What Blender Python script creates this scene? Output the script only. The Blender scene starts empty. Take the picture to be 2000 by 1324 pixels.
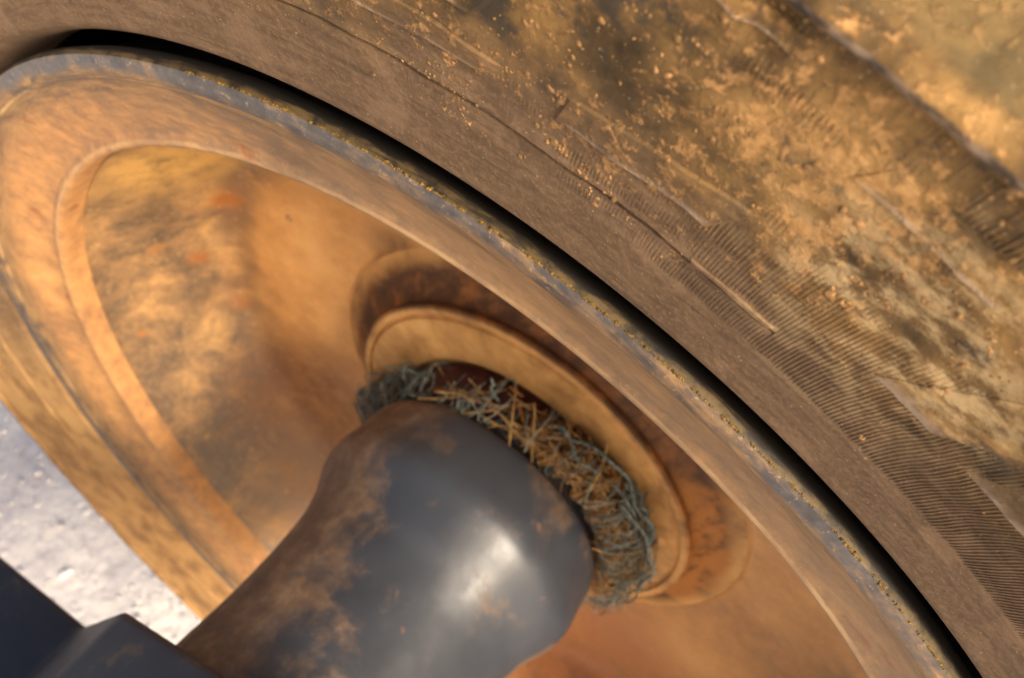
import bpy, bmesh, math, random
from mathutils import Vector, Matrix, noise as mnoise
random.seed(7)
PI = math.pi
S = 0.22                      # rim flange radius in metres; profiles below are in units of it
HC = 1.452                    # axle height above the ground
A0 = math.radians(20.247)     # polar angle of straight up
sc = bpy.context.scene
COL = sc.collection

def P(r, phi, z):             # wheel polar coordinates -> metres, relative to the ground point under the wheel
    a = phi - A0
    return Vector((r*math.sin(a), z, HC + r*math.cos(a)))*S
def V3(h, a, u): return Vector((h, a, HC+u))*S

# ------------------------------------------------------------------ camera
h_ = Vector((-math.sin(A0), math.cos(A0), 0)); u_ = Vector((math.cos(A0), math.sin(A0), 0)); a_ = Vector((0, 0, 1))
def W(v): return Vector((v.dot(h_), v.dot(a_), v.dot(u_)))
cam = bpy.data.cameras.new('camera'); co = bpy.data.objects.new('camera', cam); COL.objects.link(co)
cx, cy, cz = W(Vector((0.28224394, -0.76517626, -0.57865677))), W(Vector((0.44713614, 0.63858241, -0.62632402))), W(Vector((0.8487683, -0.08196219, 0.52237397)))
cpos = (W(Vector((1.66561721, 0, 0.48805915))) + Vector((0, 0, HC)))*S
co.matrix_world = Matrix(((cx.x, cy.x, cz.x, cpos.x), (cx.y, cy.y, cz.y, cpos.y), (cx.z, cy.z, cz.z, cpos.z), (0, 0, 0, 1)))
cam.sensor_width = 36; cam.lens = 1900*36/2000; cam.clip_start = 0.01; cam.clip_end = 500
cam.dof.use_dof = True
foc = P(1.0, math.radians(2), 0.0)
cam.dof.focus_distance = -(co.matrix_world.inverted() @ foc).z
cam.dof.aperture_fstop = 23.0
sc.camera = co
# ------------------------------------------------------------------ sky, sun, exposure
EL, AZ = math.radians(32), math.radians(-73)     # AZ clockwise from +Y
sd = Vector((math.sin(AZ)*math.cos(EL), math.cos(AZ)*math.cos(EL), math.sin(EL)))
w = bpy.data.worlds.new('World'); sc.world = w; w.use_nodes = True
nt = w.node_tree; bg = nt.nodes['Background']
sky = nt.nodes.new('ShaderNodeTexSky'); sky.sky_type = 'NISHITA'; sky.sun_disc = False
sky.sun_elevation = EL; sky.sun_rotation = AZ; sky.dust_density = 6.0; sky.air_density = .7; sky.ozone_density = .5
nt.links.new(sky.outputs[0], bg.inputs[0]); bg.inputs[1].default_value = 0.10
sun = bpy.data.lights.new('sun', 'SUN'); sun.energy = 1.5; sun.angle = math.radians(14); sun.color = (1, .95, .88)
so = bpy.data.objects.new('sun', sun); COL.objects.link(so); so.location = sd*3
so.rotation_euler = sd.to_track_quat('Z', 'Y').to_euler()
sc.view_settings.view_transform = 'Standard'; sc.view_settings.look = 'None'
sc.view_settings.gamma = 1; sc.view_settings.use_curve_mapping = False
sc.view_settings.exposure = 1.36
sc.view_settings.use_white_balance = True; sc.view_settings.white_balance_temperature = 7500; sc.view_settings.white_balance_tint = 10   # camera balanced for open shade
sc.cycles.max_bounces = 5; sc.cycles.diffuse_bounces = 3; sc.cycles.glossy_bounces = 2

# rim section: lip, sloping flange, barrel, outboard flange and the back of the shell
RIM = [(1.000, .0015), (.996, .0030), (.990, .0035), (.982, .0030), (.975, .0010), (.970, -.0030), (.962, -.008), (.93, -.022), (.895, -.038), (.872, -.0490), (.867, -.0485), (.862, -.0460), (.857, -.0450), (.8525, -.0462), (.849, -.050), (.848, -.060), (.846, -.075), (.848, -.105),
        (.837, -.145), (.815, -.20), (.792, -.262), (.775, -.315), (.768, -.335), (.768, -.36), (.765, -.43), (.83, -.52), (.89, -.58), (.95, -.605), (.985, -.612), (1.0, -.612), (1.0, -.60), (.985, -.59),
        (.97, -.57), (.965, -.50), (.93, -.48), (.85, -.42), (.82, -.34), (.84, -.26), (.90, -.15), (.955, -.125), (.965, -.11), (.966, -.06), (.978, -.045), (.990, -.034), (.9975, -.024), (1.0022, -.013), (1.0030, -.0055)]
RIML = sum(math.hypot(b[0]-a[0], b[1]-a[1]) for a, b in zip(RIM, RIM[1:]))
# ------------------------------------------------------------------ material helpers
class NT:
    def __init__(s, name):
        s.m = bpy.data.materials.new(name); s.m.use_nodes = True
        s.t = s.m.node_tree; s.b = s.t.nodes['Principled BSDF']
        s.tc = s.t.nodes.new('ShaderNodeTexCoord')
        s.obj = s.tc.outputs['Object']; s.uv = s.tc.outputs['UV']
    def n(s, kind, **kw):
        x = s.t.nodes.new(kind)
        for k, v in kw.items(): setattr(x, k, v)
        return x
    def ln(s, a, b): s.t.links.new(a, b)
    def setin(s, sock, v):
        if hasattr(v, 'links') or isinstance(v, bpy.types.NodeSocket): s.ln(v, sock)
        else: sock.default_value = v
    def map(s, vec, scale=(1, 1, 1), loc=(0, 0, 0), rot=(0, 0, 0)):
        x = s.n('ShaderNodeMapping'); s.ln(vec, x.inputs[0]); x.inputs[1].default_value = loc
        x.inputs[2].default_value = rot; x.inputs[3].default_value = scale; return x.outputs[0]
    def noise(s, vec, scale, detail=4, rough=.55, dist=0.0):
        x = s.n('ShaderNodeTexNoise'); s.ln(vec, x.inputs['Vector']); x.inputs['Scale'].default_value = scale
        x.inputs['Detail'].default_value = detail; x.inputs['Roughness'].default_value = rough
        x.inputs['Distortion'].default_value = dist; return x.outputs['Fac']
    def vor(s, vec, scale, feat='F1'):
        x = s.n('ShaderNodeTexVoronoi', feature=feat); s.ln(vec, x.inputs['Vector']); x.inputs['Scale'].default_value = scale
        return x.outputs['Distance']
    def math(s, op, a, b=0.0, c=None):
        x = s.n('ShaderNodeMath', operation=op); s.setin(x.inputs[0], a); s.setin(x.inputs[1], b)
        if c is not None: s.setin(x.inputs[2], c)
        return x.outputs[0]
    def rng(s, v, a, b, c=0.0, d=1.0):
        x = s.n('ShaderNodeMapRange', interpolation_type='SMOOTHSTEP'); s.setin(x.inputs[0], v)
        for i, q in enumerate((a, b, c, d)): x.inputs[i+1].default_value = q
        return x.outputs[0]
    def mix(s, f, a, b, mode='MIX'):
        x = s.n('ShaderNodeMix', data_type='RGBA', blend_type=mode); s.setin(x.inputs[0], f)
        for i, q in ((6, a), (7, b)):
            if isinstance(q, tuple): q = q+(1,) if len(q) == 3 else q
            s.setin(x.inputs[i], q)
        return x.outputs[2]
    def ramp(s, f, stops):
        x = s.n('ShaderNodeValToRGB'); s.ln(f, x.inputs[0]); e = x.color_ramp.elements
        while len(e) < len(stops): e.new(.5)
        for el, (p, c) in zip(e, stops): el.position = p; el.color = c+(1,)
        return x.outputs[0]
    def sep(s, vec):
        x = s.n('ShaderNodeSeparateXYZ'); s.ln(vec, x.inputs[0]); return x.outputs
    def spot(s, c, r0, r1):      # 1 inside distance r0 of point c (object space), 0 beyond r1
        x = s.n('ShaderNodeVectorMath', operation='DISTANCE'); s.ln(s.obj, x.inputs[0]); x.inputs[1].default_value = c
        return s.rng(x.outputs['Value'], r0, r1, 1, 0)
    def fin(s, col, rough=.7, bump=None, bs=.3, bd=.001, spec=.4, metal=0.0):
        s.setin(s.b.inputs['Base Color'], col+(1,) if isinstance(col, tuple) else col)
        s.setin(s.b.inputs['Roughness'], rough); s.b.inputs['Specular IOR Level'].default_value = spec
        s.setin(s.b.inputs['Metallic'], metal)
        if bump is not None:
            x = s.n('ShaderNodeBump'); x.inputs['Strength'].default_value = bs; x.inputs['Distance'].default_value = bd
            s.ln(bump, x.inputs['Height']); s.ln(x.outputs[0], s.b.inputs['Normal'])
        return s.m

def mat_tyre(name, dark=False):
    t = NT(name); uv = t.sep(t.uv); r = uv[1]; ph = uv[0]
    g = t.noise(t.map(t.uv, (22, 90, 1)), 1.0, 6, .6)
    fine = t.noise(t.obj, 900, 3, .6)
    blot = t.noise(t.obj, 60, 6, .65, .3); blot2 = t.noise(t.obj, 330, 5, .75, .2); big = t.noise(t.obj, 15, 3, .5)
    rub = t.ramp(g, [(.25, (.085, .050, .028)), (.5, (.13, .080, .046)), (.8, (.19, .12, .068))])
    rub = t.mix(t.rng(fine, .42, .72, 0, .8), rub, (.19, .12, .07))
    scf = t.noise(t.map(t.uv, (7, 110, 1), rot=(0, 0, .03)), 1, 6, .7)
    rub = t.mix(t.rng(scf, .5, .68, 0, .6), rub, (.065, .044, .029))
    rub = t.mix(t.math('MULTIPLY', t.rng(blot, .5, .62), .5), rub, (.24, .15, .088))
    outer = t.rng(t.math('ADD', r, t.rng(big, .3, .7, -.03, .03)), 1.12, 1.23)
    ol = t.ramp(blot, [(.34, (.045, .029, .014)), (.45, (.10, .060, .025)), (.55, (.20, .115, .042)), (.70, (.38, .22, .08))])
    c = t.mix(outer, rub, ol)
    # ochre mud crumbs, thicker on the outer sidewall
    pat = t.math('ADD', t.math('MULTIPLY', blot2, .62), t.math('MULTIPLY', t.noise(t.obj, 30, 4, .6), .38))
    thr = t.math('ADD', t.rng(r, 1.085, 1.17, -.22, .0), t.rng(ph, -.15, -.06, -.075, 0))
    cr = t.rng(t.math('ADD', pat, thr), .50, .57)
    c = t.mix(t.math('MULTIPLY', cr, .6), c, t.mix(t.rng(fine, .3, .7), (.30, .155, .058), (.56, .31, .125)))
    dk = t.rng(t.noise(t.map(t.obj, loc=(3, 1, 2)), 85, 4, .6), .58, .66)
    c = t.mix(t.math('MULTIPLY', t.math('MULTIPLY', dk, outer), .85), c, (.04, .033, .026))
    # dried pale mud smear with its own outline
    sm = t.math('MULTIPLY', t.rng(t.noise(t.map(t.uv, (22, 34, 1), rot=(0, 0, .5)), 1.3, 6, .7), .44, .60), t.spot(P(1.23, math.radians(-6.5), .03), .006, .036))
    c = t.mix(t.math('MULTIPLY', sm, .7), c, (.50, .36, .19))
    # settled dust on the lower half of the tyre, where the inner sidewall faces upwards
    low = t.rng(ph, 1.75, 2.25)
    c = t.mix(t.math('MULTIPLY', low, t.rng(big, .25, .6, .75, 1)), c, t.mix(t.rng(blot, .35, .6), (.38, .20, .08), (.64, .36, .14)))
    lip = t.math('MULTIPLY', t.rng(r, 1.3655, 1.3675), t.rng(r, 1.372, 1.3745, 1, 0)); chip = t.noise(t.map(t.uv, (26, 30, 1)), 1, 3, .6)
    c = t.mix(t.rng(r, 1.380, 1.384, 0, .55), c, (.095, .075, .036))
    c = t.mix(t.math('MULTIPLY', lip, .75), c, t.mix(t.rng(chip, .44, .56), (.04, .036, .034), (.27, .20, .145)))
    at = t.n('ShaderNodeAttribute', attribute_name='edge')                  # rubbed edges of the raised blocks
    c = t.mix(t.math('MULTIPLY', at.outputs['Fac'], t.rng(blot, .38, .55, .15, .8)), c, (.36, .28, .215))
    sp = t.rng(t.noise(t.obj, 1500, 1, .5), .72, .78)
    c = t.mix(t.math('MULTIPLY', sp, .55), c, (.50, .36, .24))
    if dark: c = t.mix(t.rng(cr, 0, 1, .4, .1), c, (.12, .078, .046))
    h = t.math('ADD', t.math('MULTIPLY', cr, 1.0), t.math('ADD', t.math('MULTIPLY', fine, .4), t.math('MULTIPLY', g, .25)))
    h = t.math('ADD', h, t.math('MULTIPLY', t.math('MULTIPLY', blot, outer), 1.4))
    return t.fin(c, .85, h, .6, .0006, .2)

def mat_bead():
    t = NT('bead_rubber'); g = t.noise(t.map(t.uv, (40, 200, 1)), 1, 5)
    return t.fin(t.mix(g, (.03, .026, .022), (.07, .055, .04)), .8, g, .3, .0004, .2)

def mat_rim():
    t = NT('worn_rim_paint'); uv = t.sep(t.uv); v = uv[1]       # v: 0 at the lip crest, growing inwards
    n1 = t.noise(t.map(t.uv, (14, 70, 1)), 1, 7, .65, .5); n2 = t.noise(t.obj, 150, 6, .7); fine = t.noise(t.obj, 800, 3, .6)
    big = t.noise(t.obj, 14, 4, .55, .3)
    steel = t.ramp(n2, [(.3, (.024, .027, .034)), (.52, (.058, .062, .070)), (.75, (.15, .132, .11))])
    dust = t.ramp(n1, [(.3, (.14, .08, .04)), (.5, (.235, .135, .063)), (.7, (.36, .21, .09))])
    wear = t.math('ADD', t.math('MULTIPLY', n1, .55), t.math('MULTIPLY', n2, .45))
    k = t.math('ADD', wear, t.math('ADD', t.rng(v, .004, .05, -.07, .15), t.rng(big, .35, .65, -.05, .07)))
    c = t.mix(t.rng(k, .38, .66, .08, 1), steel, dust)
    tan = t.ramp(t.math('ADD', t.math('MULTIPLY', big, .6), t.math('MULTIPLY', n2, .4)), [(.34, (.14, .088, .052)), (.46, (.23, .14, .078)), (.56, (.35, .20, .095)), (.70, (.54, .30, .125))])
    tan2 = t.ramp(t.math('ADD', t.math('MULTIPLY', big, .5), t.math('MULTIPLY', n2, .5)), [(.34, (.20, .105, .052)), (.45, (.36, .18, .078)), (.55, (.54, .265, .098)), (.68, (.71, .38, .145))])
    tan = t.mix(t.rng(t.math('ADD', uv[0], t.rng(n1, .3, .7, -.25, .25)), .25, 1.1), tan, tan2)
    c = t.mix(t.rng(v, .04, .09, 0, .9), c, tan)
    mot = t.ramp(t.noise(t.obj, 42, 7, .68, .15), [(.33, (.13, .082, .045)), (.46, (.23, .135, .07)), (.54, (.40, .205, .08)), (.70, (.66, .345, .12))])
    mot = t.mix(t.math('MULTIPLY', t.spot(P(.80, math.radians(66), -.22), .01, .05), t.rng(n2, .3, .6, .3, 1)), mot, (.64, .34, .09))
    c = t.mix(t.rng(v, .21, .25), c, mot)
    c = t.mix(t.rng(t.noise(t.map(t.obj, loc=(1, 5, 3)), 60, 3, .5), .66, .74, 0, .8), c, (.26, .085, .025))   # rust freckles
    c = t.mix(t.math('MULTIPLY', t.rng(fine, .60, .72), .45), c, (.46, .31, .17))
    for lo, hi, k_ in ((.0295, .0365, .6), (.1495, .160, .7)):                                          # rubbed edges; the pale ridge band also paints its highlight
        e_ = t.math('MULTIPLY', t.rng(v, lo, lo+.003), t.rng(v, hi-.003, hi, 1, 0))
        c = t.mix(t.math('MULTIPLY', t.math('MULTIPLY', e_, t.rng(n1, .40, .56, .25, 1)), t.rng(big, .4, .6, k_*.35, k_)), c, (.62, .41, .20))
    c = t.mix(t.rng(v, 1.0, 1.4), c, (.012, .010, .008))  # back of the shell near black, painting the deep shade of the tyre gap
    c = t.mix(t.math('MULTIPLY', t.rng(t.math('ADD', v, t.rng(n1, .3, .7, -.006, .006)), RIML-.004, RIML+.006), t.rng(n2, .36, .56, .1, .8)), c, (.13, .085, .034))                                                  # mustard dirt on the back of the lip
    rough = t.rng(k, .4, .6, .36, .60)
    h = t.math('ADD', t.math('MULTIPLY', n2, .7), t.math('MULTIPLY', fine, .3))
    return t.fin(c, rough, h, .4, .0006, .4)

def mat_disc():
    t = NT('ochre_stained_steel'); uv = t.sep(t.uv); v = uv[1]
    big = t.noise(t.obj, 17, 4, .5, .4); n2 = t.noise(t.obj, 80, 9, .74); fine = t.noise(t.obj, 420, 4, .6)
    f = t.math('ADD', t.math('MULTIPLY', big, .6), t.math('MULTIPLY', n2, .4))
    c = t.ramp(f, [(.30, (.28, .125, .04)), (.46, (.49, .225, .068)), (.58, (.63, .31, .10)), (.72, (.72, .40, .15))])
    # the barrel side is greyer and blotchy: mud film over paint, darkened for the axle's soft shade
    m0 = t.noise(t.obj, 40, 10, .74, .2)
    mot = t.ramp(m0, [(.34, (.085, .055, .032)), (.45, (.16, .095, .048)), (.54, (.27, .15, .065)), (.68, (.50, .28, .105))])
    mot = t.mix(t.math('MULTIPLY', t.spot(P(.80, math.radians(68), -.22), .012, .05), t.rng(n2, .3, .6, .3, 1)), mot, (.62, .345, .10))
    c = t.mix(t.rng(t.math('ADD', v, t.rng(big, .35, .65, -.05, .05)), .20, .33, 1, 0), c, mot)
    # runs of rust and dirt in the corner between barrel and disc
    run = t.math('MULTIPLY', t.math('MULTIPLY', t.rng(v, .235, .265), t.rng(v, .285, .345, 1, 0)), t.rng(t.noise(t.map(t.uv, (9, 5, 1)), 1, 5, .6), .38, .58))
    c = t.mix(t.math('MULTIPLY', run, .75), c, (.17, .085, .038))
    for q, r0, r1, col in ((P(.74, math.radians(85), -.33), .002, .011, (.34, .11, .02)), (P(.765, math.radians(99), -.28), .001, .008, (.32, .11, .025)), (P(.80, math.radians(94), -.21), .0005, .006, (.34, .14, .04)),
                           (P(.735, math.radians(112), -.33), .001, .008, (.32, .12, .035)), (P(.66, math.radians(135), -.36), .015, .06, (.24, .10, .036)), (P(.74, math.radians(160), -.32), .02, .07, (.22, .105, .045)),  # last two: broad brown patches painting soft shade on the lower dish
                           (P(.72, math.radians(-142), -.36), .03, .095, (.40, .15, .055)), (P(.43, math.radians(62), -.39), .006, .022, (.14, .065, .022)), (P(.41, math.radians(-10), -.40), .02, .055, (.20, .08, .022))):
        c = t.mix(t.math('MULTIPLY', t.spot(q, r0, r1), t.rng(n2, .35, .6, .45, 1)), c, col)
    c = t.mix(t.rng(t.noise(t.obj, 55, 3, .5), .69, .77), c, (.36, .13, .03))
    c = t.mix(t.math('MULTIPLY', t.rng(fine, .60, .72), .35), c, (.70, .47, .22))
    h = t.math('ADD', n2, t.math('MULTIPLY', fine, .4))
    return t.fin(c, t.rng(m0, .3, .7, .38, .60), h, .3, .0008, .45)

def mat_hub():
    t = NT('ochre_hub_casting'); n2 = t.noise(t.obj, 90, 6, .6); big = t.noise(t.obj, 30, 3)
    v = t.sep(t.uv)[1]
    c = t.ramp(t.math('ADD', t.math('MULTIPLY', big, .5), t.math('MULTIPLY', n2, .5)), [(.36, (.24, .115, .04)), (.47, (.46, .23, .075)), (.56, (.60, .31, .105)), (.68, (.72, .40, .15))])
    rust = t.ramp(n2, [(.32, (.045, .017, .007)), (.5, (.095, .036, .011)), (.68, (.27, .10, .024))])  # rust colour, darkened to paint the shade on top
    rust = t.mix(t.math('MULTIPLY', t.rng(t.sep(t.uv)[0], -.9, -.45, 1, 0), t.rng(n2, .36, .56, .2, .9)), rust, (.42, .155, .03))
    c = t.mix(t.math('MAXIMUM', t.rng(v, .115, .125), t.rng(t.math('ADD', v, t.rng(n2, .3, .7, -.012, .012)), .006, .042, 1, 0)), rust, c)             # rust below the turned flange, colour darkened to paint the shade on top
    return t.fin(c, .66, n2, .4, .0008, .35)

def mat_axle():
    t = NT('dusty_blue_black_paint'); n = t.noise(t.obj, 26, 9, .72, .2); n2 = t.noise(t.obj, 120, 7, .7); x = t.sep(t.obj); sc_ = t.noise(t.map(t.obj, (90, 900, 90), rot=(.2, .1, .5)), 1, 3, .6); sm = t.noise(t.obj, 14, 5, .65, .4)
    paint = t.mix(t.noise(t.obj, 60, 5), (.010, .018, .030), (.028, .043, .063))
    dust = t.ramp(n2, [(.32, (.085, .050, .030)), (.5, (.15, .09, .053)), (.68, (.25, .16, .095))])
    k = t.math('ADD', n, t.rng(x[0], -.004, .046, -.05, .34))          # more dust on the side away from the tyre
    m = t.rng(k, .46, .68)
    c = t.mix(t.math('MULTIPLY', m, .9), paint, dust)
    film = t.math('MULTIPLY', t.spot(P(.245, math.radians(-108), -.03), .008, .034), t.rng(n, .40, .55))
    c = t.mix(t.math('MULTIPLY', film, .8), t.mix(.05, c, (.30, .19, .11)), (.42, .26, .13))
    fk = t.rng(t.vor(t.obj, 80), .10, .16, 1, 0)
    fk = t.math('MULTIPLY', fk, t.rng(t.noise(t.obj, 33, 2), .56, .62))
    c = t.mix(t.math('MULTIPLY', fk, .55), c, (.20, .10, .055))
    rough = t.math('ADD', t.rng(m, 0, 1, .29, .72), t.math('ADD', t.math('MULTIPLY', n2, .10), t.rng(sm, .4, .65, -.02, .16)))
    return t.fin(c, rough, t.math('ADD', t.math('MULTIPLY', m, .6), n2), .14, .0008, .45)

def mat_beam():
    t = NT('navy_frame_paint'); n = t.noise(t.obj, 60, 7, .7)
    return t.fin(t.mix(t.rng(n, .56, .70, 0, .5), t.mix(n, (.012, .019, .034), (.028, .038, .058)), (.12, .085, .055)), .5, n, .3, .0006, .25)

def mat_simple(name, c0, c1, scale, rough=.85, bs=.4):
    t = NT(name); n = t.noise(t.obj, scale, 5, .6); return t.fin(t.mix(t.rng(n, .3, .7), c0, c1), rough, n, bs, .0006, .25)

def mat_ground():
    t = NT('pale_gravel_soil'); n = t.noise(t.obj, 22, 5, .6, .5); n2 = t.noise(t.obj, 90, 6, .7); v = t.vor(t.obj, 130)
    c = t.ramp(t.math('ADD', t.math('MULTIPLY', n, .6), t.math('MULTIPLY', n2, .4)), [(.36, (.46, .43, .45)), (.47, (.70, .66, .66)), (.57, (.80, .76, .73)), (.68, (.90, .86, .80))])
    return t.fin(c, .6, t.math('ADD', n2, v), .6, .0015, .5)
def mat_pebble():
    t = NT('pebble'); i = t.n('ShaderNodeObjectInfo'); n = t.noise(t.obj, 60, 2)
    return t.fin(t.ramp(n, [(.35, (.40, .38, .41)), (.5, (.66, .63, .64)), (.62, (.85, .80, .77))]), .12, n, .2, .001, .5)

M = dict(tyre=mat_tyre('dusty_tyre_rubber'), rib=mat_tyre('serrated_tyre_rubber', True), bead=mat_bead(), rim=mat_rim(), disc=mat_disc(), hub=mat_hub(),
         axle=mat_axle(), beam=mat_beam(), ground=mat_ground(), pebble=mat_pebble(),
         teal=mat_simple('faded_teal_twine', (.06, .085, .082), (.20, .245, .22), 500), straw=mat_simple('dry_straw', (.14, .075, .026), (.40, .24, .095), 300),
         chaff=mat_simple('brown_chaff', (.04, .017, .006), (.30, .135, .038), 190), dark=mat_simple('dark_red_seal', (.035, .010, .008), (.09, .022, .016), 200, .6),
         mud=mat_simple('dried_ochre_mud', (.11, .062, .026), (.38, .21, .085), 240), pale=mat_simple('bleached_fibre', (.20, .21, .17), (.44, .42, .32), 400),
         moss=mat_simple('mustard_grains', (.06, .036, .010), (.26, .15, .035), 900))

# ------------------------------------------------------------------ object helpers
def link(name, me, m, parent=None, loc=None):
    o = bpy.data.objects.new(name, me); COL.objects.link(o)
    if m: me.materials.clear(); me.materials.append(m)
    if parent: o.parent = parent
    if loc is not None: o.location = loc
    return o
def tag(o, label, cat, group=None):
    o['label'] = label; o['category'] = cat
    if group: o['group'] = group
    return o
def empty(name, loc=(0, 0, 0)):
    o = bpy.data.objects.new(name, None); COL.objects.link(o); o.location = loc; o.empty_display_size = .02; return o
def smooth(me, ang=38):
    for p in me.polygons: p.use_smooth = True
    me.set_sharp_from_angle(angle=math.radians(ang))
def spline(pts, n):               # Catmull-Rom through profile points
    out = []
    for i in range(len(pts)-1):
        p0 = pts[max(i-1, 0)]; p1 = pts[i]; p2 = pts[i+1]; p3 = pts[min(i+2, len(pts)-1)]
        for k in range(n):
            t = k/n
            out.append(tuple(.5*((2*b)+(-a+c)*t+(2*a-5*b+4*c-d)*t*t+(-a+3*b-3*c+d)*t**3) for a, b, c, d in zip(p0, p1, p2, p3)))
    out.append(pts[-1]); return out
SEAM = math.radians(-104)
def lathe(name, prof, seg, vmode='arc', closed=False, disp=None):
    """revolve (r,z) points about the axle; uv = (angle, arc length) or (angle, r)"""
    n = len(prof); vs = []; vv = [0.0]
    for i in range(1, n): vv.append(vv[-1]+math.hypot(prof[i][0]-prof[i-1][0], prof[i][1]-prof[i-1][1]))
    if vmode == 'r': vv = [p[0] for p in prof]
    for j in range(seg):
        ph = SEAM+2*PI*j/seg
        for (r, z) in prof:
            if disp: r, z = disp(r, z, ph)
            vs.append(P(r, ph, z))
    fs = []; uvs = []
    for j in range(seg):
        j2 = (j+1) % seg; u0 = SEAM+2*PI*j/seg; u1 = SEAM+2*PI*(j+1)/seg
        for i in range(n if closed else n-1):
            i2 = (i+1) % n
            fs.append((j*n+i, j*n+i2, j2*n+i2, j2*n+i)); vb = vv[i2] if i2 or vmode == 'r' else vv[i]+.01; uvs += [(u0, vv[i]), (u0, vb), (u1, vb), (u1, vv[i])]
    me = bpy.data.meshes.new(name); me.from_pydata(vs, [], fs)
    l = me.uv_layers.new(name='UVMap'); l.data.foreach_set('uv', [c for q in uvs for c in q])
    bm = bmesh.new(); bm.from_mesh(me); bmesh.ops.recalc_face_normals(bm, faces=bm.faces); bm.to_mesh(me); bm.free()
    smooth(me); return me
def tube_mesh(name, paths, sides=5):
    """paths: list of (points, radius) -> one mesh"""
    vs = []; fs = []
    for pts, rad in paths:
        n = len(pts); b = len(vs); up = Vector((.3, .5, .8)).normalized()
        for i, p in enumerate(pts):
            t = (pts[min(i+1, n-1)]-pts[max(i-1, 0)]).normalized(); s = t.cross(up)
            if s.length < 1e-4: s = t.cross(Vector((1, 0, 0)))
            s.normalize(); q = s.cross(t); rr = rad*(.55 if i in (0, n-1) else 1)
            for k in range(sides):
                an = 2*PI*k/sides; vs.append(p+(s*math.cos(an)+q*math.sin(an))*rr)
        for i in range(n-1):
            for k in range(sides):
                k2 = (k+1) % sides; fs.append((b+i*sides+k, b+i*sides+k2, b+(i+1)*sides+k2, b+(i+1)*sides+k))
        fs.append(tuple(b+k for k in range(sides))); fs.append(tuple(b+(n-1)*sides+k for k in reversed(range(sides))))
    me = bpy.data.meshes.new(name); me.from_pydata(vs, [], fs)
    for p in me.polygons: p.use_smooth = True
    return me

# ------------------------------------------------------------------ ground
gx, gy = 1.5*S, .15*S
def gh(x, y): return .004*mnoise.noise(Vector((x*9, y*9, 0)))+.0015*mnoise.noise(Vector((x*40, y*40, 3)))
vs = []; fs = []; N = 90
xs = [-60, -20, -6, -2]+[-.9+2.6*i/N for i in range(N+1)]+[3, 8, 25, 60]
for x in xs:
    for y in xs: vs.append((x, y, gh(x, y)))
n = len(xs)
fs = [(i*n+j, (i+1)*n+j, (i+1)*n+j+1, i*n+j+1) for i in range(n-1) for j in range(n-1)]
me = bpy.data.meshes.new('ground'); me.from_pydata(vs, [], fs); smooth(me, 80)
g = link('ground', me, M['ground']); g['kind'] = 'structure'
vs = []; fs = []
bm = bmesh.new(); bmesh.ops.create_icosphere(bm, subdivisions=1, radius=1); bm.verts.ensure_lookup_table()
iv = [v.co.copy() for v in bm.verts]; iff = [[v.index for v in f.verts] for f in bm.faces]; bm.free()
for _ in range(9000):
    x = random.uniform(.05, .75); y = random.uniform(-.22, .22); s = .0008*random.lognormvariate(0, .6)
    s = min(s, .005); b = len(vs); e = Matrix.Rotation(random.uniform(0, 6), 3, 'Z') @ Matrix.Diagonal((1, random.uniform(.6, 1), random.uniform(.45, .8)))
    for v in iv: vs.append(Vector((x, y, gh(x, y)+s*.2)) + (e @ (v*random.uniform(.85, 1.1)))*s)
    for f in iff: fs.append([b+q for q in f])
me = bpy.data.meshes.new('gravel'); me.from_pydata(vs, [], fs)
for p in me.polygons: p.use_smooth = True
o = link('gravel', me, M['pebble']); o['kind'] = 'stuff'; tag(o, 'pale sunlit gravel scattered over the ground beyond the wheel', 'gravel')

# ------------------------------------------------------------------ wheel
wheel = empty('wheel'); tag(wheel, 'dusty wheel with ochre stained steel rim, hub and muddy rubber tyre', 'wheel')
# --- tyre
side = [(1.0, -.10), (1.006, -.06), (1.016, -.028), (1.026, -.008), (1.036, .001), (1.05, .004), (1.08, .010), (1.108, .016), (1.14, .020), (1.18, .026),
        (1.24, .034), (1.30, .040), (1.345, .043), (1.361, .0435), (1.367, .0495), (1.373, .0515), (1.378, .0475)]
def tyz(r):
    for (a, za), (b, zb) in zip(side[4:], side[5:]):
        if a <= r <= b: return za+(zb-za)*(r-a)/(b-a)
    return side[-1][1]
def sw_disp(r, z, ph):
    if r > 1.07 and z > -.1:
        q = Vector((ph*22, r*26, 0)); k = min(1, (r-1.07)/.1)
        d = .0030*k*mnoise.fractal(q, 1.0, 2.0, 3)
        if r > 1.33 and abs(ph) < .7:
            e = mnoise.noise(Vector((ph*46, 4.2, 0)))*.007+mnoise.noise(Vector((ph*120, 9.2, 0)))*.004
            return r+e*.7, z+d+e
        if 1.138 < r < 1.142 and ph > -.07: d -= .0028
        if 1.142 < r < 1.148 and ph > -.07: d += .0012
        return r, z+d
    return r, z
sp = spline(side, 4)
sp = [q for q in sp if not 1.128 < q[0] < 1.152]+[(r, tyz(r)) for r in (1.129, 1.133, 1.1372, 1.1388, 1.1412, 1.1428, 1.147, 1.151)]
sp = [q for q in sp if q[0] < 1.02]+sorted((q for q in sp if q[0] >= 1.02), key=lambda q: q[0])
prof = sp+[(1.380, .040), (1.382, .030), (1.384, .020), (1.385, .012), (1.388, .0), (1.398, -.012), (1.410, -.03), (1.425, -.07), (1.438, -.12), (1.444, -.14), (1.425, -.15), (1.424, -.19), (1.447, -.20),
           (1.458, -.27), (1.459, -.33), (1.458, -.39), (1.447, -.46), (1.424, -.47), (1.425, -.51), (1.444, -.52), (1.425, -.6), (1.385, -.66), (1.34, -.70), (1.24, -.70), (1.14, -.685), (1.04, -.66), (1.006, -.60), (1.0, -.55)]
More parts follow.
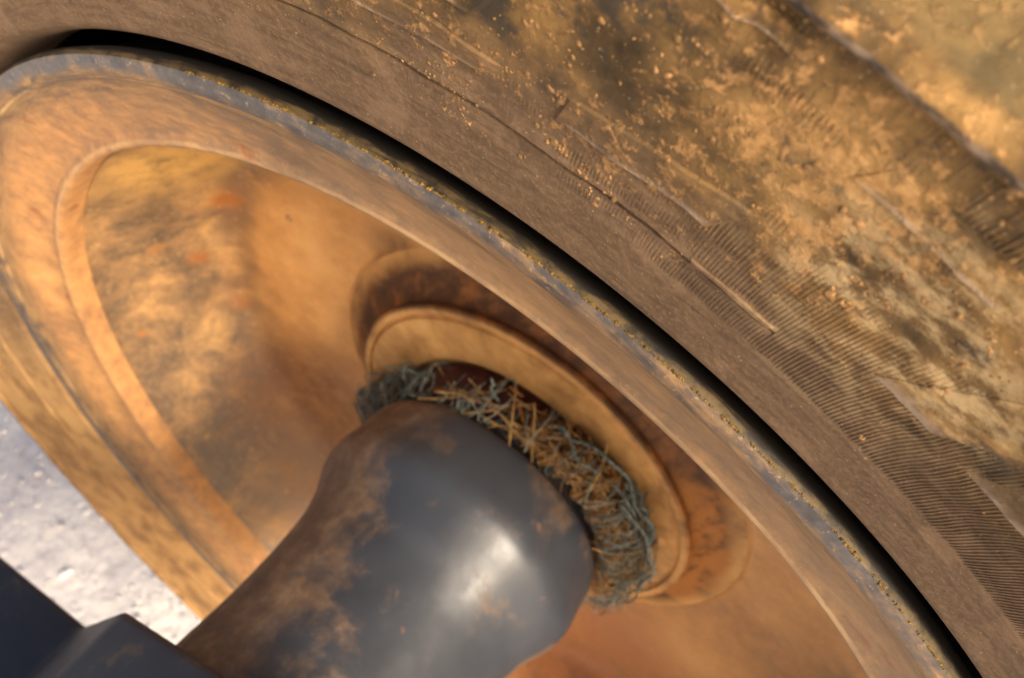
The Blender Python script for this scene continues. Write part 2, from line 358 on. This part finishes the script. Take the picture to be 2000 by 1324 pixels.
tyre = link('tyre', lathe('tyre', prof, 1440, 'r', disp=sw_disp), M['tyre'], wheel)
tyre['label'] = 'muddy rubber tyre sidewall'
# serrations: fine radial ridges moulded into the sidewall
vs = []; fs = []; uvs = []
def rib_h(ph, r):
    q = 1.2*mnoise.noise(Vector((ph*16, r*24, 7)))+.9*mnoise.noise(Vector((ph*60, r*70, 2)))
    d = math.degrees(ph)
    clog = max(-.35, min(1.0, .62-.075*(d+1)))
    if r > 1.29: clog = .12
    elif r > 1.19: clog -= (r-1.19)/.05
    return max(-.5, min(1, clog+.55*q))
pitch = math.radians(.165); n_r = int(2*PI/pitch); bands = ((1.110, 1.1365), (1.1365, 1.1445), (1.1445, 1.176), (1.176, 1.26), (1.305, 1.3615))
for j in range(n_r):
    ph = -PI+2*PI*j/n_r; d = math.degrees(ph)
    if not (-40 < d < 13): continue
    jit = random.uniform(-.0010, .0010); ph += random.uniform(-.1, .1)*pitch
    for bi, (r0, r1) in enumerate(bands):
        if bi == 3 and not (-28 < d < 30) or bi == 1 and not (-90 < d < -4.2): continue
        m_ = (5, 2, 5, 12, 8)[bi]; b = len(vs)
        for i in range(m_+1):
            r = r0+(r1-r0)*i/m_+jit; hh = .0010*rib_h(ph, r)*(.15 if (i == 0 and bi == 0) or (i == m_ and bi == 3) or (d > -4.2 and i in (0, m_) and bi < 3) else 1)
            zz = sw_disp(r, tyz(r), ph)[1]
            w_ = pitch*.30
            for (dp, dz) in ((-w_*1.2, -.002), (-w_*.5, hh), (w_*.5, hh), (w_*1.2, -.002)):
                vs.append(P(r, ph+dp, zz+dz)); uvs.append((ph+dp, r))
        for i in range(m_):
            for k in range(3): fs.append((b+i*4+k, b+i*4+k+1, b+(i+1)*4+k+1, b+(i+1)*4+k))
me = bpy.data.meshes.new('serration'); me.from_pydata(vs, [], fs)
l = me.uv_layers.new(name='UVMap'); l.data.foreach_set('uv', [c for lp in me.loops for c in uvs[lp.vertex_index]])
o = link('serration', me, M['rib'], tyre); o['kind'] = 'stuff'
# raised moulded blocks of the sidewall
def block(name, cs, hgt, parent, nu=14, nv=6, m=None):
    vs = []; fs = []; uvs = []
    ins = .10
    us = [0, .04]+[.04+.92*i/nu for i in range(1, nu)]+[.96, 1]; vv = [0, .10]+[.1+.8*i/nv for i in range(1, nv)]+[.9, 1]
    for u in us:
        for v in vv:
            q = [(1-u)*(1-v)*cs[0][k]+u*(1-v)*cs[1][k]+u*v*cs[2][k]+(1-u)*v*cs[3][k] for k in (0, 1)]
            r, ph = q[0], math.radians(q[1]); edge = u in (0, 1) or v in (0, 1)
            r += .0012*mnoise.noise(Vector((ph*200, r*90, 1)))*(1 if edge else .3)
            zz = sw_disp(r, tyz(r), ph)[1]+(-.003 if edge else hgt+.001*mnoise.noise(Vector((ph*90, r*60, 5))))
            vs.append(P(r, ph, zz)); uvs.append((ph, r))
    n = len(vv)
    fs = [(i*n+j, (i+1)*n+j, (i+1)*n+j+1, i*n+j+1) for i in range(len(us)-1) for j in range(n-1)]
    me = bpy.data.meshes.new(name); me.from_pydata(vs, [], fs)
    l = me.uv_layers.new(name='UVMap'); l.data.foreach_set('uv', [c for lp in me.loops for c in uvs[lp.vertex_index]])
    bm = bmesh.new(); bm.from_mesh(me); bmesh.ops.recalc_face_normals(bm, faces=bm.faces); bm.to_mesh(me); bm.free()
    if sum((p.normal.y*p.area for p in me.polygons)) < 0: me.flip_normals()
    ea = me.attributes.new('edge', 'FLOAT', 'POINT'); nn = len(us)
    for i in range(nn):
        for j in range(n): ea.data[i*n+j].value = 1.0 if j <= 1 and 1 < i < nn-2 else 0.0
    smooth(me, 30); return link(name, me, m or M['tyre'], parent)
BL = [((1.178, 26), (1.176, 8.9), (1.197, 8.1), (1.215, 24)), ((1.225, 20), (1.224, 9.6), (1.250, 8.8), (1.262, 19)),
      ((1.178, 6.5), (1.182, 0.0), (1.230, -1.2), (1.212, 6.1)),
      ((1.176, -6.7), (1.178, -9.6), (1.250, -12.4), (1.278, -9.9)), ((1.174, -11.0), (1.179, -16.0), (1.255, -19), (1.250, -14.6)),
      ((1.339, 8.5), (1.341, .8), (1.356, .4), (1.356, 8.3)), ((1.298, -1.6), (1.296, -6.8), (1.330, -7.2), (1.330, -2.4))]
for b in BL: block('raised_block', b, .0014 if b[0][1] < 0 else .0026, tyre)
block('raised_bar', ((1.1395, -.2), (1.1385, -4.0), (1.1475, -4.1), (1.1485, -.1)), .0022, tyre, 14, 2)
# lumps of dried mud stuck to the outer sidewall
vs = []; fs = []; uvs = []; cnt = 0
while cnt < 5200:
    d = random.uniform(-24, 30); r = random.uniform(1.10, 1.37); ph = math.radians(d)
    den = .12+1.1*mnoise.fractal(Vector((ph*18, r*20, 11)), 1, 2, 3)+.5*mnoise.noise(Vector((ph*60, r*64, 3)))-max(0, (1.17-r)*7)-max(0, (-5-d)*.03 if r < 1.22 else 0)+.45*math.exp(-((d-6)/7)**2-((r-1.20)/.05)**2)
    if random.random() > den: cnt += .12; continue
    cnt += 1; sz = S*.00105*random.lognormvariate(0, .55); sz = min(sz, S*.0045); c = P(r, ph, sw_disp(r, tyz(r), ph)[1]); b = len(vs)
    e = Matrix.Rotation(random.uniform(0, 6), 3, 'Y') @ Matrix.Diagonal((random.uniform(.7, 1.5), random.uniform(.18, .4), random.uniform(.6, 1.1)))
    for v in iv: vs.append(c+(e @ (v*random.uniform(.65, 1.15)))*sz); uvs.append((ph, r))
    for f in iff: fs.append([b+q for q in f])
me = bpy.data.meshes.new('mud_crumbs'); me.from_pydata(vs, [], fs)
for p in me.polygons: p.use_smooth = True
o = link('mud_crumbs', me, M['mud'], tyre); o['kind'] = 'stuff'
# --- rim (shell of revolution: lip, sloping flange, barrel, outboard flange and the back of the shell)
rim = link('rim', lathe('rim', RIM, 720, closed=True), M['rim'], wheel); rim['label'] = 'worn blue-grey and ochre steel rim'
# --- disc
prof = spline([(.8455, -.092), (.8425, -.104), (.832, -.132), (.812, -.178), (.790, -.226), (.768, -.272), (.750, -.308), (.735, -.330), (.712, -.345), (.67, -.3555), (.60, -.369), (.53, -.382), (.480, -.391), (.464, -.3932), (.457, -.391), (.449, -.386), (.437, -.3845), (.40, -.388), (.36, -.395), (.30, -.40)], 3)+[(.30, -.42), (.46, -.412), (.62, -.388), (.74, -.362), (.762, -.335), (.79, -.262), (.812, -.20), (.834, -.145), (.8465, -.105)]
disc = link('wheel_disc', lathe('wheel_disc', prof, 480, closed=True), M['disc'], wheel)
def dome(name, c, nrm, rad, hgt, m, parent, seg=14, rings=4):
    z = nrm.normalized(); x = z.orthogonal().normalized(); y = z.cross(x); vs = []; fs = []
    for i in range(rings):
        a = (PI/2)*i/rings
        for k in range(seg): an = 2*PI*k/seg; vs.append(c+(x*math.cos(an)+y*math.sin(an))*rad*math.cos(a)+z*(hgt*math.sin(a)-rad*.15*(i == 0)))
    vs.append(c+z*hgt)
    for i in range(rings-1):
        for k in range(seg): k2 = (k+1) % seg; fs.append((i*seg+k, i*seg+k2, (i+1)*seg+k2, (i+1)*seg+k))
    b = (rings-1)*seg
    for k in range(seg): fs.append((b+k, b+(k+1) % seg, len(vs)-1))
    me = bpy.data.meshes.new(name); me.from_pydata(vs, [], fs)
    if me.polygons[0].normal.dot(vs[0]-c) < 0: me.flip_normals()
    smooth(me, 60); return link(name, me, m, parent)
dome('rivet', P(.622, math.radians(80.6), -.3655), Vector((0, 1, 0)), .0062*S*1.3, .006*S, M['disc'], disc)
# --- hub
prof = [(.452, -.3865), (.432, -.3815), (.410, -.3775), (.393, -.370), (.380, -.361), (.371, -.352), (.3665, -.3455), (.3705, -.3425), (.3725, -.338), (.3715, -.3325), (.367, -.3295), (.360, -.3285), (.3545, -.3290), (.3525, -.3345), (.349, -.3365), (.3465, -.3345), (.3445, -.3275),
        (.335, -.327), (.26, -.325), (.255, -.328), (.25, -.345), (.2, -.35), (.2, -.42), (.42, -.42)]
hub = link('hub', lathe('hub', prof, 360, closed=True), M['hub'], wheel)
for dg, rb in ((-93, .319), (-63, .312), (103, .325)):       # the rest are buried under the nest
    dome('bolt_head', P(rb, math.radians(dg), -.3275), Vector((0, 1, 0)), .016*S, .0075*S, M['hub'], hub, 20, 4)
# --- crumbs of yellow dirt lodged along the outer edge of the lip
vs = []; fs = []
for _ in range(12000):
    d = random.uniform(-34, 30); ph = math.radians(d)
    den = .34+1.0*mnoise.noise(Vector((d*.8, 0, 4)))+1.0*mnoise.noise(Vector((d*3.1, 0, 9)))
    if random.random() > den: continue
    t = abs(random.gauss(0, .45)); r = 1.0008-.0030*min(1, t*1.0); z = .0016-.0085*t; s = S*.00072*random.lognormvariate(0, .45); b = len(vs); c = P(r, ph, z)
    e = Matrix.Rotation(random.uniform(0, 6), 3, 'X') @ Matrix.Rotation(random.uniform(0, 6), 3, 'Y')
    for v in iv: vs.append(c+(e @ v)*s*random.uniform(.7, 1.2))
    for f in iff: fs.append([b+q for q in f])
me = bpy.data.meshes.new('dirt_crumbs'); me.from_pydata(vs, [], fs)
o = link('dirt_crumbs', me, M['moss'], rim); o['kind'] = 'stuff'

# ------------------------------------------------------------------ axle
def axd(r, z, ph):
    k = math.exp(-((math.degrees(ph)-118)/22)**2)*math.exp(-((z+.10)/.035)**2)      # cast boss on the far side
    return r*(1+.07*k)+.0022*mnoise.noise(Vector((math.cos(ph)*2.5, math.sin(ph)*2.5, z*14))), z
prof = spline([(.16, -.352), (.19, -.345), (.195, -.30), (.205, -.262), (.222, -.243), (.240, -.232), (.2485, -.218), (.2525, -.195), (.256, -.16), (.2605, -.128), (.2600, -.110), (.2560, -.093), (.248, -.073), (.2380, -.051), (.2290, -.028), (.2225, -.005), (.218, .02), (.2150, .05), (.2135, .1), (.2145, .2), (.222, .30), (.226, .42)], 4)+[(.0, .42)]
axle = link('axle', lathe('axle', prof, 192, disp=axd), M['axle'], None)
tag(axle, 'smooth blue-black axle end with a dusty bell-shaped shoulder entering the hub', 'axle')
seal = link('seal', lathe('seal', [(.19, -.343), (.236, -.338), (.240, -.325), (.236, -.300), (.225, -.285), (.19, -.28)], 120), M['dark'], axle)

# ------------------------------------------------------------------ frame bracket beside the axle (stepped plate, swept along the axle direction)
out = [(-.34, .45), (-.054, .418), (.188, .300), (.548, -.233), (.837, -.273), (1.75, -.31), (1.75, -.70), (.50, -.62), (.22, -.32), (-.34, -.32)]
bm = bmesh.new(); f0 = [bm.verts.new(V3(h, .33, u)) for h, u in out]; f1 = [bm.verts.new(V3(h, .68, u)) for h, u in out]
bm.faces.new(f0); bm.faces.new(list(reversed(f1)))
for i in range(len(out)): j = (i+1) % len(out); bm.faces.new((f0[i], f1[i], f1[j], f0[j]))
bmesh.ops.recalc_face_normals(bm, faces=bm.faces)
bmesh.ops.bevel(bm, geom=list(bm.edges), offset=.014*S, segments=3, affect='EDGES', profile=.6)
me = bpy.data.meshes.new('frame_bracket'); bm.to_mesh(me); bm.free(); smooth(me, 40)
o = link('frame_bracket', me, M['beam']); tag(o, 'dark navy stepped steel bracket in the lower left corner, beside the axle', 'bracket')

# ------------------------------------------------------------------ nest of twine and straw round the shaft
tang = empty('twine_tangle'); tag(tang, 'tangle of teal twine and dry straw wound between the axle and the hub', 'twine')
D = math.radians
LP = [(-180, .29), (-120, .30), (-100, .318), (-80, .312), (-42, .322), (-20, .322), (-6, .292), (4, .278), (14, .292), (22, .262), (34, .246), (72, .247), (90, .275), (104, .325), (116, .318), (130, .28), (180, .29)]
def lump(ph):                                   # how far the nest bulges out, by angle
    d = (math.degrees(ph)+180) % 360-180
    for (a, b), (c, e) in zip(LP, LP[1:]):
        if a <= d <= c: t = (d-a)/(c-a); return b+(e-b)*t*t*(3-2*t)
vs = []; fs = []; SEG, RG = 260, 16
for j in range(SEG):
    ph = -PI+2*PI*j/SEG; d = (math.degrees(ph)+180) % 360-180
    full = max(0, min(1, (14-d)/10)) if d > -40 else max(0, min(1, (d+112)/14)) if d < -90 else 1.0
    full = max(full, math.exp(-((d-106)/9)**2)*.8); ro = .226+(lump(ph)-.030-.226)*full
    for k in range(RG):
        a = 2*PI*k/RG; rr = .222+(ro-.222)*(.5+.5*math.cos(a)); z = -.287+(.012+.026*full)*math.sin(a)
        rr += (.004+.020*full)*mnoise.fractal(Vector((ph*11, math.cos(a)*1.6, math.sin(a)*1.6)), 1, 2, 4); z += .014*full*mnoise.noise(Vector((ph*16, math.cos(a)*2, 5)))
        vs.append(P(rr, ph, z))
for j in range(SEG):
    for k in range(RG): k2 = (k+1) % RG; j2 = (j+1) % SEG; fs.append((j*RG+k, j*RG+k2, j2*RG+k2, j2*RG+k))
me = bpy.data.meshes.new('chaff_core'); me.from_pydata(vs, [], fs)
bm = bmesh.new(); bm.from_mesh(me); bmesh.ops.recalc_face_normals(bm, faces=bm.faces); bm.to_mesh(me); bm.free(); smooth(me, 60)
link('chaff_core', me, M['chaff'], tang)
def stick(d, ln, bend, free=0.0):
    """a nearly straight bit lying on the nest at angle d (degrees), any direction along the surface"""
    ph = D(d); a = random.uniform(-.5, 1.5); q = random.uniform(0, 99)
    rough = .014*mnoise.fractal(Vector((ph*11, math.cos(a)*1.6, math.sin(a)*1.6)), 1, 2, 3)
    ro = lump(ph)-.026+rough+random.uniform(0, .010)+free; c = P(max(.228, .224+(ro-.224)*(.5+.5*math.cos(a))), ph, -.287+.036*math.sin(a)+free*.4)
    tg = (P(.27, ph+.02, -.28)-P(.27, ph-.02, -.28)).normalized(); rd = (P(.3, ph, -.28)-P(.2, ph, -.28)).normalized(); ax = Vector((0, 1, 0))
    th = random.gauss(0, .75); sv = (ax*math.cos(a)-rd*math.sin(a)); dv = (tg*math.cos(th)+sv*math.sin(th)+rd*random.uniform(-.12, .25)).normalized()
    nv = dv.cross(tg+ax*.3); n = 6; pts = []
    for i in range(n):
        t = i/(n-1)-.5; pts.append(c+dv*ln*S*t+nv.normalized()*(bend*S*(t*t*4)+.004*S*mnoise.noise(Vector((t*3, q, 1)))))
    return pts
def path(ph0, span, n, spread, rough, zc=-.283, seed=None):
    """a strand that wanders round the shaft on the surface of the nest"""
    q = random.uniform(0, 90); a0 = random.uniform(-.7, 1.5); pts = []
    for i in range(n):
        t = i/(n-1); ph = ph0+span*t+.05*rough*mnoise.noise(Vector((q, t*6, 0)))
        a = a0+2.2*rough*mnoise.noise(Vector((t*3, q, 2)))
        ro = lump(ph)+spread*mnoise.noise(Vector((t*5, q, 8)))
        rr = .226+(ro-.226)*(.5+.5*math.cos(a)); z = zc+(.036+.3*abs(spread))*math.sin(a)
        z = min(z, -.232) if rr < .262 else z
        z = max(z, -.322)
        pts.append(P(max(rr, .222), ph, z))
    return pts
def pw(lo, hi): return D(random.uniform(lo, hi))
# chaff: bent flakes packed in the thick part
def thick(): return D(random.triangular(-100, 16, -30)) if random.random() < .86 else pw(84, 118)
bits = [(stick(math.degrees(thick()), random.uniform(.02, .06), random.uniform(-.008, .008)), S*random.uniform(.0010, .0030)) for _ in range(520)]
o = link('chaff', tube_mesh('chaff', bits, 4), M['chaff'], tang); o['kind'] = 'stuff'
bits = [(stick(math.degrees(thick()), random.uniform(.03, .10), random.uniform(-.012, .012), .004), S*random.uniform(.0006, .0018)) for _ in range(200)]
o = link('straw_bits', tube_mesh('straw_bits', bits, 4), M['straw'], tang); o['kind'] = 'stuff'
# frayed fibres, far too fine to count
for nm, mm, cnt in (('frayed_fibres', 'teal', 70), ('bleached_fibres', 'pale', 34)):
    bits = []
    for _ in range(cnt):
        u = random.random(); ph = pw(90, 118) if u < .3 else pw(8, 92) if u < .5 else pw(-112, -50) if u < .85 else pw(-50, 8)
        bits.append((path(ph, random.uniform(-.7, .7), 14, .05, 2.4), S*random.uniform(.0004, .0009)))
    o = link(nm, tube_mesh(nm, bits, 3), M[mm], tang); o['kind'] = 'stuff'
for k in range(22):
    link('straw', tube_mesh('straw', [(stick(random.uniform(-80, 8) if k < 13 else random.uniform(4, 52), random.uniform(.08, .17), random.uniform(-.02, .02), .008), S*random.uniform(.0014, .0030))], 5), M['straw'], tang)
for k in range(8):                              # twine wound along the outer edge of the thick part
    ph = pw(-104, -50) if k < 6 else pw(88, 108); q = random.uniform(0, 60); zz = random.uniform(-.31, -.262); of = random.uniform(-.006, .010); sp_ = random.uniform(.35, .9); pts = []
    for i in range(20):
        t = i/19; a = ph+sp_*t*(1 if k < 6 else .4)
        pts.append(P(lump(a)+of+.022*mnoise.noise(Vector((t*5, q, 1))), a, zz+.022*mnoise.noise(Vector((q, t*5, 1)))))
    link('twine', tube_mesh('twine', [(pts, S*random.uniform(.0014, .0030))], 5), M['teal'], tang)
for k in range(17):
    u = random.random()
    ph = pw(88, 116) if u < .26 else pw(10, 84) if u < .55 else pw(-40, 10) if u < .68 else pw(-112, -45)
    link('twine', tube_mesh('twine', [(path(ph, random.uniform(.2, .9)*random.choice((-1, 1)), 30, .055, 2.8), S*random.uniform(.0007, .0018))], 5), M['teal'], tang)
# stray ends that stand off the nest
for ph, r0, dr, dz, dp, m, rad in ((20, .27, .075, .03, .02, 'teal', .0028), (24, .27, .05, .05, -.05, 'teal', .002), (-22, .27, .065, .035, .12, 'straw', .0034), (60, .27, .06, .02, .35, 'teal', .0018),
                                   (75, .27, .055, .03, -.3, 'teal', .0018), (100, .28, .07, .02, .1, 'teal', .0022), (-92, .28, .07, .01, -.1, 'teal', .0026), (-100, .27, .08, .02, .05, 'teal', .0022), (-60, .28, .05, .01, -.3, 'teal', .0026)):
    q = random.uniform(0, 50); pts = []
    for i in range(12):
        t = i/11; pts.append(P(r0-.03+dr*t+.006*mnoise.noise(Vector((t*4, q, 0))), D(ph)+dp*t*t+.04*mnoise.noise(Vector((t*4, q, 3))), -.285+dz*t-.02*t*t))
    link('twine' if m == 'teal' else 'straw', tube_mesh('stray', [(pts, S*rad)], 5), M[m], tang)
